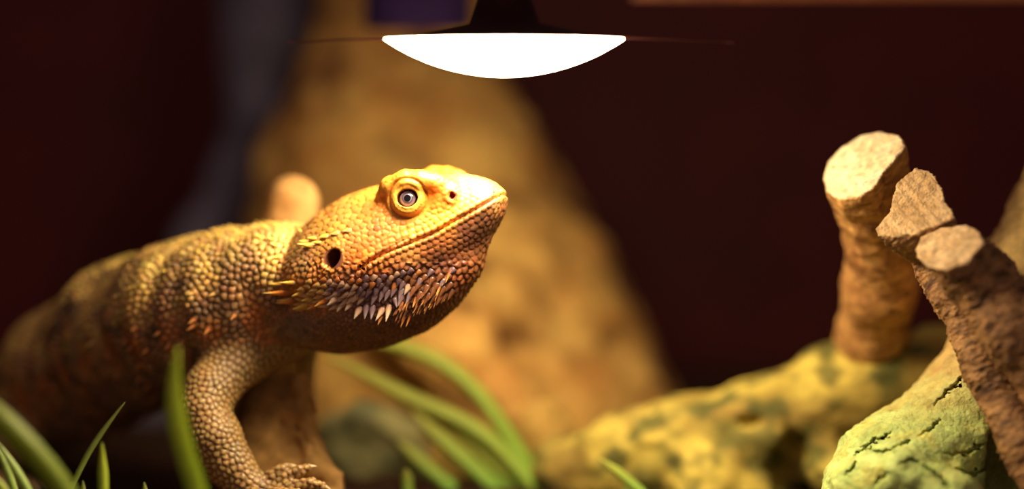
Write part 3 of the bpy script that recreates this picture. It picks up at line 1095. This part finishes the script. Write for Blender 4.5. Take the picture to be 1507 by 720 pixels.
# colours of the skin ----------------------------------------------------------
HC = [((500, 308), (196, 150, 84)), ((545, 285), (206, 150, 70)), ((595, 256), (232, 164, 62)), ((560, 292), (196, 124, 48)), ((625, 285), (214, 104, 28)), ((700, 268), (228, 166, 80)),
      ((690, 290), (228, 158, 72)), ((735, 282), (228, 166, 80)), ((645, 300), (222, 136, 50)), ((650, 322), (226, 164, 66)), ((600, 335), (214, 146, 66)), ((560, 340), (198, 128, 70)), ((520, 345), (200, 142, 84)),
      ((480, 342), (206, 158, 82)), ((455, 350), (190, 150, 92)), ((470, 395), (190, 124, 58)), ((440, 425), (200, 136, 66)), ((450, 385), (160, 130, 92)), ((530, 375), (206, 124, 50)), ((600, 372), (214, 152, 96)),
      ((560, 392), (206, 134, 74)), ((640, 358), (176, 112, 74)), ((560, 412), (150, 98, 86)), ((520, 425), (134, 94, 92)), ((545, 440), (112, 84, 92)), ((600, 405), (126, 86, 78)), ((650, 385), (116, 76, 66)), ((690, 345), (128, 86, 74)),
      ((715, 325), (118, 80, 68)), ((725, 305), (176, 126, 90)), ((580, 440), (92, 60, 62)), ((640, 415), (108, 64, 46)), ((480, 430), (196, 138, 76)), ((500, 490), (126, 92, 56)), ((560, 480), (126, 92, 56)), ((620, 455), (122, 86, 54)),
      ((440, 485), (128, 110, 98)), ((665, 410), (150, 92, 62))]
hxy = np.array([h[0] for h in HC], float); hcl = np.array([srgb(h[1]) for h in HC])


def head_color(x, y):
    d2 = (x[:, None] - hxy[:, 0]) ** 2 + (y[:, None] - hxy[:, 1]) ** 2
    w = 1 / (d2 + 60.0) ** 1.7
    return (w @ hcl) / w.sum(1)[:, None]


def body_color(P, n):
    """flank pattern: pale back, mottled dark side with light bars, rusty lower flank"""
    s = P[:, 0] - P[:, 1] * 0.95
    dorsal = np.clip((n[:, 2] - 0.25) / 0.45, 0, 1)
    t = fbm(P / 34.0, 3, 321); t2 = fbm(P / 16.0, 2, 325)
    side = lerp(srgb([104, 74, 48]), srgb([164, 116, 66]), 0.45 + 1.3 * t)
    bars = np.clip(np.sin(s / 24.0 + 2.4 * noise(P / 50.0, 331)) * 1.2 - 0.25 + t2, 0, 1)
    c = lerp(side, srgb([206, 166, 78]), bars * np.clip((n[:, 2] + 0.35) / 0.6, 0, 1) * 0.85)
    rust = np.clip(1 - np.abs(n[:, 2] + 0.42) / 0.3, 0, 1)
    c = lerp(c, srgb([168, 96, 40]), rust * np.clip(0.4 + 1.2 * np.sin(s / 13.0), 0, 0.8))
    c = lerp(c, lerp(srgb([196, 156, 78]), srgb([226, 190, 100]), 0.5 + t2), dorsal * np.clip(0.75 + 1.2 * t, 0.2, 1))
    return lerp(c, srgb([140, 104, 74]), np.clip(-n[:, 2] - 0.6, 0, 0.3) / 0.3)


sc_col = np.zeros((len(seeds), 3))
smx, smy = mx[sv], my[sv]
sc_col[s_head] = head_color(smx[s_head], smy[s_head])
bm_ = (~s_head) & (~s_limb)
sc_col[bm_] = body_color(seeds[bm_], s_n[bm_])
tl = fbm(seeds[s_limb] / 60.0, 2, 341)
sc_col[s_limb] = lerp(srgb([112, 80, 40]), srgb([150, 112, 60]), 0.5 + tl)
var = rng.normal(1, 0.15, (len(seeds), 1)) + rng.normal(0, 0.05, (len(seeds), 3))
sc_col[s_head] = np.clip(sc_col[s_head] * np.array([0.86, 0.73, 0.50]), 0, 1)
sc_col = np.clip(sc_col * var, 0.004, 1)
C = sc_col[own]
# smooth lids, lips and orbit colours straight from the vertex
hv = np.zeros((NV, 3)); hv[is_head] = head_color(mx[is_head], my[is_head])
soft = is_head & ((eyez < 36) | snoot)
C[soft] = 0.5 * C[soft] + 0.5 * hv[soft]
lid = is_head & (eyez < 25)
C[lid] = srgb([204, 142, 54])
ring = is_head & (eyez >= 25) & (eyez < 33)
C[ring] = lerp(srgb([196, 120, 40]), srgb([206, 140, 52]), rng.random(ring.sum()))
nz_ = is_head & (np.hypot(mx - 667, my - 288) < 6.5)
C[nz_] = srgb([170, 70, 34])
C[earz] = srgb([112, 66, 44])                             # bare ear skin
# pale keels on the scales
pale = np.clip(1 - F1 / (rad * 0.95), 0, 1) ** 1.2
C = np.where(is_limb[:, None], lerp(C, srgb([232, 200, 128]), pale * 0.55), C)
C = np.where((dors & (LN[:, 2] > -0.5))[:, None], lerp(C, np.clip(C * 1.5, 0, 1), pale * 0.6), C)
LV2 = LV + LN * disp[:, None]
liz = empty('bearded_dragon', A(380, 740, 60), floor=True)
body = mk('body', LV2, LQ, M_skin, liz, color=np.clip(C, 0, 1))
tag(liz, 'orange-yellow bearded lizard with spiny beard, head raised, standing on the wood block', 'lizard')

# eyes -------------------------------------------------------------------------
def disc(c, ax, r0, r1, bulge, seg=40, rings=6):
    ax = ax / np.linalg.norm(ax)
    e1 = np.cross(ax, [0, 0, 1.0]); e1 /= np.linalg.norm(e1); e2 = np.cross(ax, e1)
    V, Fc = [], []
    for i in range(rings + 1):
        r = r0 + (r1 - r0) * i / rings
        for k in range(seg):
            t = 2 * math.pi * k / seg
            V.append(c + e1 * r * math.cos(t) + e2 * r * math.sin(t) + ax * (math.sqrt(max(bulge ** 2 - r * r, 0)) - bulge))
    for i in range(rings):
        for k in range(seg):
            k2 = (k + 1) % seg
            Fc.append((i * seg + k, (i + 1) * seg + k, (i + 1) * seg + k2, i * seg + k2))
    return np.array(V), Fc


M_iris, nt, b_ = mat_new('iris')
at_ = nt.nodes.new('ShaderNodeAttribute'); at_.attribute_name = 'Col'
nt.links.new(at_.outputs['Color'], b_.inputs['Base Color'])
b_.inputs['Roughness'].default_value = 0.12
b_.inputs['Coat Weight'].default_value = 0.6
b_.inputs['Coat Roughness'].default_value = 0.05
M_eyeball = mat_plain('eyeball_dark', (44, 30, 26), rough=0.12, spec=0.6, mott=0.2, scale=20)
for sgn in (1, -1):
    cc = EYE * np.array([1, 1, sgn]); ax = EYE_AX * np.array([1, 1, sgn])
    centre = h2v(cc - ax * 14.0); axv = ax @ HM
    # ball
    V, Fc = [], []
    sg, rg = 32, 16
    for i in range(rg + 1):
        for k in range(sg):
            th, ph_ = math.pi * (i + 0.02) / (rg + 0.04), 2 * math.pi * k / sg
            V.append(centre + 17.0 * np.array([math.sin(th) * math.cos(ph_), math.sin(th) * math.sin(ph_), math.cos(th)]))
    for i in range(rg):
        for k in range(sg):
            k2 = (k + 1) % sg
            Fc.append((i * sg + k, i * sg + k2, (i + 1) * sg + k2, (i + 1) * sg + k))
    ball = mk('eye', np.array(V), [f[::-1] for f in Fc], M_eyeball, liz)
    ball['label'] = 'dark glossy round eye'
    front = centre + axv * 17.6
    V, Fc = disc(front, axv, 4.4, 11.5, 17.6)
    rr = np.linalg.norm(V - front - ((V - front) @ axv)[:, None] * axv, axis=1)
    ic = np.where((rr < 6.2)[:, None], srgb([118, 112, 122]), np.where((rr < 8.4)[:, None], srgb([70, 62, 80]), srgb([112, 92, 104])))
    ir = mk('iris', V, Fc, M_iris, ball, color=ic)
    ir['label'] = 'pale grey-violet iris ring'
    V, Fc = disc(front + axv * 0.5, axv, 0.05, 5.2, 17.6, rings=3)
    mk('pupil', V, Fc, M_pupil, ball)


# spikes, beard scales and claws --------------------------------------------------
vx, vy = proj(LV2)
facing = np.where((LN[:, 1] < 0.15) & is_head)[0]
facing_all = np.where(LN[:, 1] < 0.15)[0]


def surf(px, py, pool=None):
    pool = facing if pool is None else pool
    d2 = (vx[pool] - px) ** 2 + (vy[pool] - py) ** 2
    k = np.argsort(d2)[:12]
    k = k[d2[k] < d2[k[0]] + 12]
    i = pool[k[np.argmin(LV2[pool[k], 1])]]
    return LV2[i], LN[i]


def spike_mesh(c0, c1, c2, flat=0.7, curve=0.12):
    """unit spike along +X, base radius 1 in YZ"""
    V, Fc, cl = [], [], []
    prof_ = [(-0.10, 0.85), (0.05, 1.0), (0.3, 0.86), (0.55, 0.60), (0.78, 0.33), (0.93, 0.13), (1.0, 0.02)]
    sg = 8
    for i, (x, r) in enumerate(prof_):
        for k in range(sg):
            a = 2 * math.pi * k / sg
            V.append((x, r * math.cos(a), r * math.sin(a) * flat + curve * 4 * x * (1 - x)))
            t = x
            cc = np.array(srgb(c0)) * max(0, 1 - 2 * t) + np.array(srgb(c1)) * (1 - abs(2 * t - 1)) + np.array(srgb(c2)) * max(0, 2 * t - 1)
            cl.append(cc)
    for i in range(len(prof_) - 1):
        for k in range(sg):
            k2 = (k + 1) % sg
            Fc.append((i * sg + k, i * sg + k2, (i + 1) * sg + k2, (i + 1) * sg + k))
    Fc.append(tuple(range(sg))[::-1])
    me = bpy.data.meshes.new('spike')
    me.from_pydata(V, [], Fc)
    me.polygons.foreach_set('use_smooth', [True] * len(Fc))
    at = me.color_attributes.new('Col', 'FLOAT_COLOR', 'POINT')
    cols = np.ones((len(V), 4), np.float32); cols[:, :3] = np.array(cl)
    at.data.foreach_set('color', cols.ravel())
    me.materials.append(M_spike)
    return me


SM = {'orange': spike_mesh((176, 92, 40), (236, 140, 40), (250, 214, 120)),
      'yellow': spike_mesh((190, 140, 66), (236, 190, 66), (250, 226, 130)),
      'white': spike_mesh((150, 112, 92), (214, 176, 140), (246, 228, 200)),
      'violet': spike_mesh((96, 70, 70), (126, 100, 108), (206, 184, 176)),
      'brown': spike_mesh((92, 54, 34), (120, 72, 42), (170, 112, 66)),
      'rust': spike_mesh((150, 84, 44), (200, 124, 60), (226, 168, 92)),
      'tan': spike_mesh((176, 132, 70), (206, 160, 86), (232, 196, 120))}
ROOT = np.array(liz.location)
inv_v = np.stack([XV, YV, ZV])                      # rows: view axes in world


def add_spike(name, base_v, dir_v, nrm_v, length, width, kind, parent=liz):
    d = dir_v / np.linalg.norm(dir_v)
    n = nrm_v - (nrm_v @ d) * d
    n = n / max(np.linalg.norm(n), 1e-6)
    s = np.cross(n, d)
    dw, sw, nw = d @ inv_v, s @ inv_v, n @ inv_v
    o = bpy.data.objects.new(name, SM[kind])
    col.objects.link(o)
    o.parent = parent
    m = Matrix.Identity(4)
    for r in range(3):
        m[r][0] = dw[r] * length * K; m[r][1] = sw[r] * width * K; m[r][2] = nw[r] * width * K
    w = v2w(base_v) - ROOT
    for r in range(3): m[r][3] = w[r]
    o.matrix_basis = m
    return o


def spike_px(name, base, tip, width, kind, out=0.35, pool=None):
    p, n = surf(base[0], base[1], pool)
    dv = np.array([tip[0] - base[0], 0, base[1] - tip[1]], float)
    L = np.linalg.norm(dv)
    dv /= L
    d = dv + out * n
    # keep the seen length
    L2 = L / max(math.hypot(d[0], d[2]) / np.linalg.norm(d), 0.4)
    return add_spike(name, p - n * 1.5, d, n, L2, width, kind)


for (b0, t0, w, kd_) in [((423, 434), (385, 430), 5.5, 'orange'), ((432, 447), (404, 445), 4.5, 'orange'), ((456, 450), (429, 455), 5, 'yellow'), ((468, 448), (450, 455), 5, 'orange'),
                         ((482, 443), (462, 453), 5.5, 'orange'), ((495, 441), (479, 452), 6.5, 'white'), ((505, 449), (496, 461), 5, 'white'), ((517, 448), (507, 461), 6, 'white'),
                         ((529, 453), (520, 470), 6, 'white'), ((538, 454), (536, 473), 5.5, 'violet'), ((548, 453), (546, 473), 5.5, 'violet'), ((562, 456), (551, 473), 5, 'white'),
                         ((575, 453), (570, 476), 5, 'white'), ((560, 466), (554, 481), 3.5, 'rust'), ((579, 438), (583, 451), 4.5, 'violet'), ((411, 421), (392, 420), 3, 'yellow'), ((430, 417), (408, 415), 4, 'yellow'),
                         ((426, 440), (403, 439), 3.5, 'yellow'), ((458, 361), (434, 360), 5, 'yellow'), ((451, 355), (438, 354), 3.5, 'yellow'), ((463, 349), (450, 350), 4, 'yellow'), ((480, 346), (467, 350), 5, 'yellow'),
                         ((497, 341), (485, 344), 5, 'tan'), ((515, 337), (503, 339), 5, 'tan'), ((470, 355), (456, 356), 3.5, 'yellow'), ((442, 340), (436, 334), 3, 'yellow'),
                         ((443, 432), (426, 437), 4.5, 'yellow'), ((455, 440), (440, 444), 4.5, 'yellow'), ((590, 440), (588, 458), 3, 'brown'), ((600, 436), (596, 456), 3, 'brown')]:
    spike_px('spike', b0, t0, w, kd_, 0.22)

# overlapping pointed scales of the beard: a part each
cand = np.where(s_head & (~s_gul) & (my[sv] > 398) & (mx[sv] > 438) & (mx[sv] < 668) & (hq[sv][:, 2] > 12) & (LN[sv][:, 1] < 0.2))[0]
rr_ = random.Random(3)
nbs = 0
for j in cand:
    x, y = mx[sv[j]], my[sv[j]]
    low = y - np.interp(x, [440, 500, 560, 620, 665], [418, 412, 402, 396, 398])
    if low < 0 or nbs >= 290: continue
    t = min(low / 45.0, 1.0)
    L = 11.0 + 8.0 * t
    kind = 'tan' if x < 475 else ('rust' if rr_.random() < 0.3 - 0.2 * t else ('white' if rr_.random() < 0.22 + (0.3 if x < 520 else 0) else 'violet'))
    if x > 600 and y > 405: kind = 'brown' if rr_.random() < 0.7 else 'violet'
    d = s_flow[j] + (0.12 + 0.25 * t) * s_n[j] + np.array([rr_.uniform(-.12, .12), 0, rr_.uniform(-.12, .12)])
    add_spike('beard_scale', seeds[j] - s_flow[j] * L * 0.35 + s_n[j] * 0.4, d, s_n[j], L, 4.8 + 0.7 * rr_.random(), kind)
    nbs += 1
# dark strands on the front of the beard
for k in range(46):
    x = rr_.uniform(585, 668); y = np.interp(x, [585, 668], [452, 402]) + rr_.uniform(-4, 26)
    spike_px('beard_strand', (x, y), (x - 6 - 3 * rr_.random(), y + 11 + 6 * rr_.random()), 2.1, 'brown' if rr_.random() < 0.7 else 'rust', 0.25)
# little spines on the flank and back
dor = [j for j in np.where(bm_)[0] if s_n[j][1] < 0.4 and seeds[j][0] > A(-40, 0, 400)[0]]
rr_.shuffle(dor)
for j in dor[:150]:
    p = seeds[j]; n = s_n[j]
    kind = 'yellow' if n[2] > 0.35 else ('rust' if n[2] < -0.1 else 'tan')
    if kind == 'tan' and rr_.random() < 0.5: continue
    add_spike('back_spine', p - n * 1.0, n * 0.8 + s_flow[j] * 0.9, n, 12 + 5 * rr_.random(), 4.0, kind)
# claws
def claw(a, b, r):
    pts = np.linspace(0, 1, 6)
    a = np.asarray(a); b = np.asarray(b)
    d = (b - a); d1 = np.cross(d, [0, 1, 0]); d1 /= np.linalg.norm(d1); d2 = np.cross(d, d1); d2 /= np.linalg.norm(d2)
    V, Fc = [], []
    for t in pts:
        c = a + d * t + np.array([0, 0, -0.35 * np.linalg.norm(d)]) * t * t
        for k in range(8):
            an = 2 * math.pi * k / 8
            V.append(c + (d1 * math.cos(an) + d2 * math.sin(an)) * r * (1 - t) ** 0.8 + d1 * 0.01 * math.cos(an))
    for i in range(5):
        for k in range(8):
            Fc.append((i * 8 + k, i * 8 + (k + 1) % 8, (i + 1) * 8 + (k + 1) % 8, (i + 1) * 8 + k))
    return mk('claw', np.array(V), Fc, M_claw, liz)
for fg in FINGERS + HTOES:
    p, q_ = A(*fg[-2][:3]), A(*fg[-1][:3])
    d = (q_ - p) / np.linalg.norm(q_ - p)
    claw(q_ + d * 3, q_ + d * 17, 4.2)

# ------------------------------------------------------------------ grass
def blade(parent, pts, width, cols):
    """pts: photo px + depth from tip to foot; a thin folded leaf"""
    P = np.array([A(*p) for p in pts])
    t = np.concatenate([[0], np.cumsum(np.linalg.norm(np.diff(P, axis=0), axis=1))]); t /= t[-1]
    # smooth resample
    m = 22
    u = np.linspace(0, 1, m)
    C_ = np.stack([np.interp(u, t, P[:, k]) for k in range(3)], -1)
    for _ in range(5):
        C_[1:-1] = 0.5 * C_[1:-1] + 0.25 * (C_[:-2] + C_[2:])
    V, Fc, cl = [], [], []
    for i in range(m):
        tg = C_[min(i + 1, m - 1)] - C_[max(i - 1, 0)]; tg /= np.linalg.norm(tg)
        sd = np.cross(tg, [0.25, -1, 0.1]); sd /= np.linalg.norm(sd)
        nn = np.cross(sd, tg)
        w = width * 0.5 * min(1, (u[i] * 3.2 + 0.03)) ** 0.7
        th = max(width * 0.05, 0.8)
        V += [C_[i] + sd * w + nn * th * 1.2, C_[i] + nn * -th * 1.8, C_[i] - sd * w + nn * th * 1.2, C_[i] - nn * -th * 0.2]
        c = lerp(srgb(cols[0]), srgb(cols[1]), np.array([u[i]]))[0]
        cl += [c, c * 0.9, c, c]
    for i in range(m - 1):
        for k in range(4):
            k2 = (k + 1) % 4
            Fc.append((i * 4 + k, i * 4 + k2, (i + 1) * 4 + k2, (i + 1) * 4 + k))
    Fc += [(3, 2, 1, 0), tuple((m - 1) * 4 + k for k in range(4))]
    return mk('blade', np.array(V), Fc, M_leaf, parent, color=np.array(cl))


def tuft(base, blades, label):
    root = empty('grass_tuft', A(*base), floor=True)
    for pts, d, w, cols in blades:
        d = d if isinstance(d, (list, tuple)) else [d] * len(pts)
        P = [(x, y, dd) for (x, y), dd in zip(pts, d)]
        x, y, dd = P[-1]
        x0, y0, _ = P[-2]
        fy = floor_py(dd) + 4
        if y < fy:
            P.append((x + (x - x0) / max(y - y0, 12) * (fy - y) * 0.45, fy, dd))
        blade(root, P, w, cols)
    return tag(root, label, 'grass', 'grass tufts')


G1 = ((176, 186, 62), (150, 176, 44)); G2 = ((206, 226, 130), (176, 214, 90)); G3 = ((176, 184, 96), (166, 200, 76)); G4 = ((204, 216, 76), (190, 218, 66))
tuft((60, 760, -120), [
    ([(-70, 540), (-10, 608), (40, 655), (96, 722)], [-330, -330, -320, -300], 34, G1),
    ([(-6, 655), (10, 690), (22, 725)], -70, 12, G2),
    ([(-4, 650), (22, 690), (46, 730)], -120, 13, G2),
    ([(184, 592), (160, 622), (132, 662), (102, 722)], -40, 8.5, G3),
    ([(150, 652), (151, 690), (152, 725)], -130, 15, G4),
    ([(-20, 690), (-2, 710), (10, 730)], -160, 14, G4),
    ([(262, 510), (255, 560), (258, 610), (270, 660), (292, 725)], [-330, -335, -335, -330, -320], 27, G4),
    ([(212, 710), (214, 730)], -60, 12, G3),
    ([(122, 708), (122, 730)], -60, 12, G3),
], 'green grass blades in front of the lizard\'s belly and arm')
H1 = ((200, 196, 80), (170, 214, 84)); H2 = ((206, 196, 84), (180, 216, 88)); H3 = ((214, 212, 96), (170, 224, 96))
tuft((760, 712, 420), [
    ([(500, 502), (560, 500), (628, 522), (680, 552), (722, 600), (760, 660), (802, 722)], [460, 460, 455, 450, 440, 430, 430], 27, H1),
    ([(478, 522), (540, 552), (592, 584), (650, 606), (702, 630), (748, 672), (790, 724)], [440, 440, 430, 430, 420, 415, 410], 27, H2),
    ([(608, 604), (640, 640), (690, 684), (738, 728)], [420, 415, 410, 410], 27, H3),
    ([(586, 650), (622, 684), (668, 722)], [410, 405, 400], 24, H3),
    ([(597, 690), (600, 722)], 260, 20, H3),
    ([(640, 610), (690, 650), (740, 700), (766, 728)], [430, 425, 420, 420], 20, H2),
], 'long arching yellow-green grass blades under the lizard\'s chin')
tuft((945, 740, 200), [
    ([(884, 676), (915, 700), (948, 728)], 215, 15, H3),
    ([(915, 712), (930, 730)], 215, 10, H3),
], 'small single grass blade before the mossy log')

# ------------------------------------------------------------------ varnished rail along the top
p0, p1 = A(930, 1, 500), A(1700, 1, 500)
zb = v2w(A(1200, 0.0, 500))[2] / K
t_ = slab('trim_1', (p0[0], v2w(p0)[1] / K, zb), (p1[0] + 300, v2w(p0)[1] / K + 14, zb + 24), M_trim)
struct(t_, 'varnished orange-brown wooden rail along the terrarium top', 'rail')
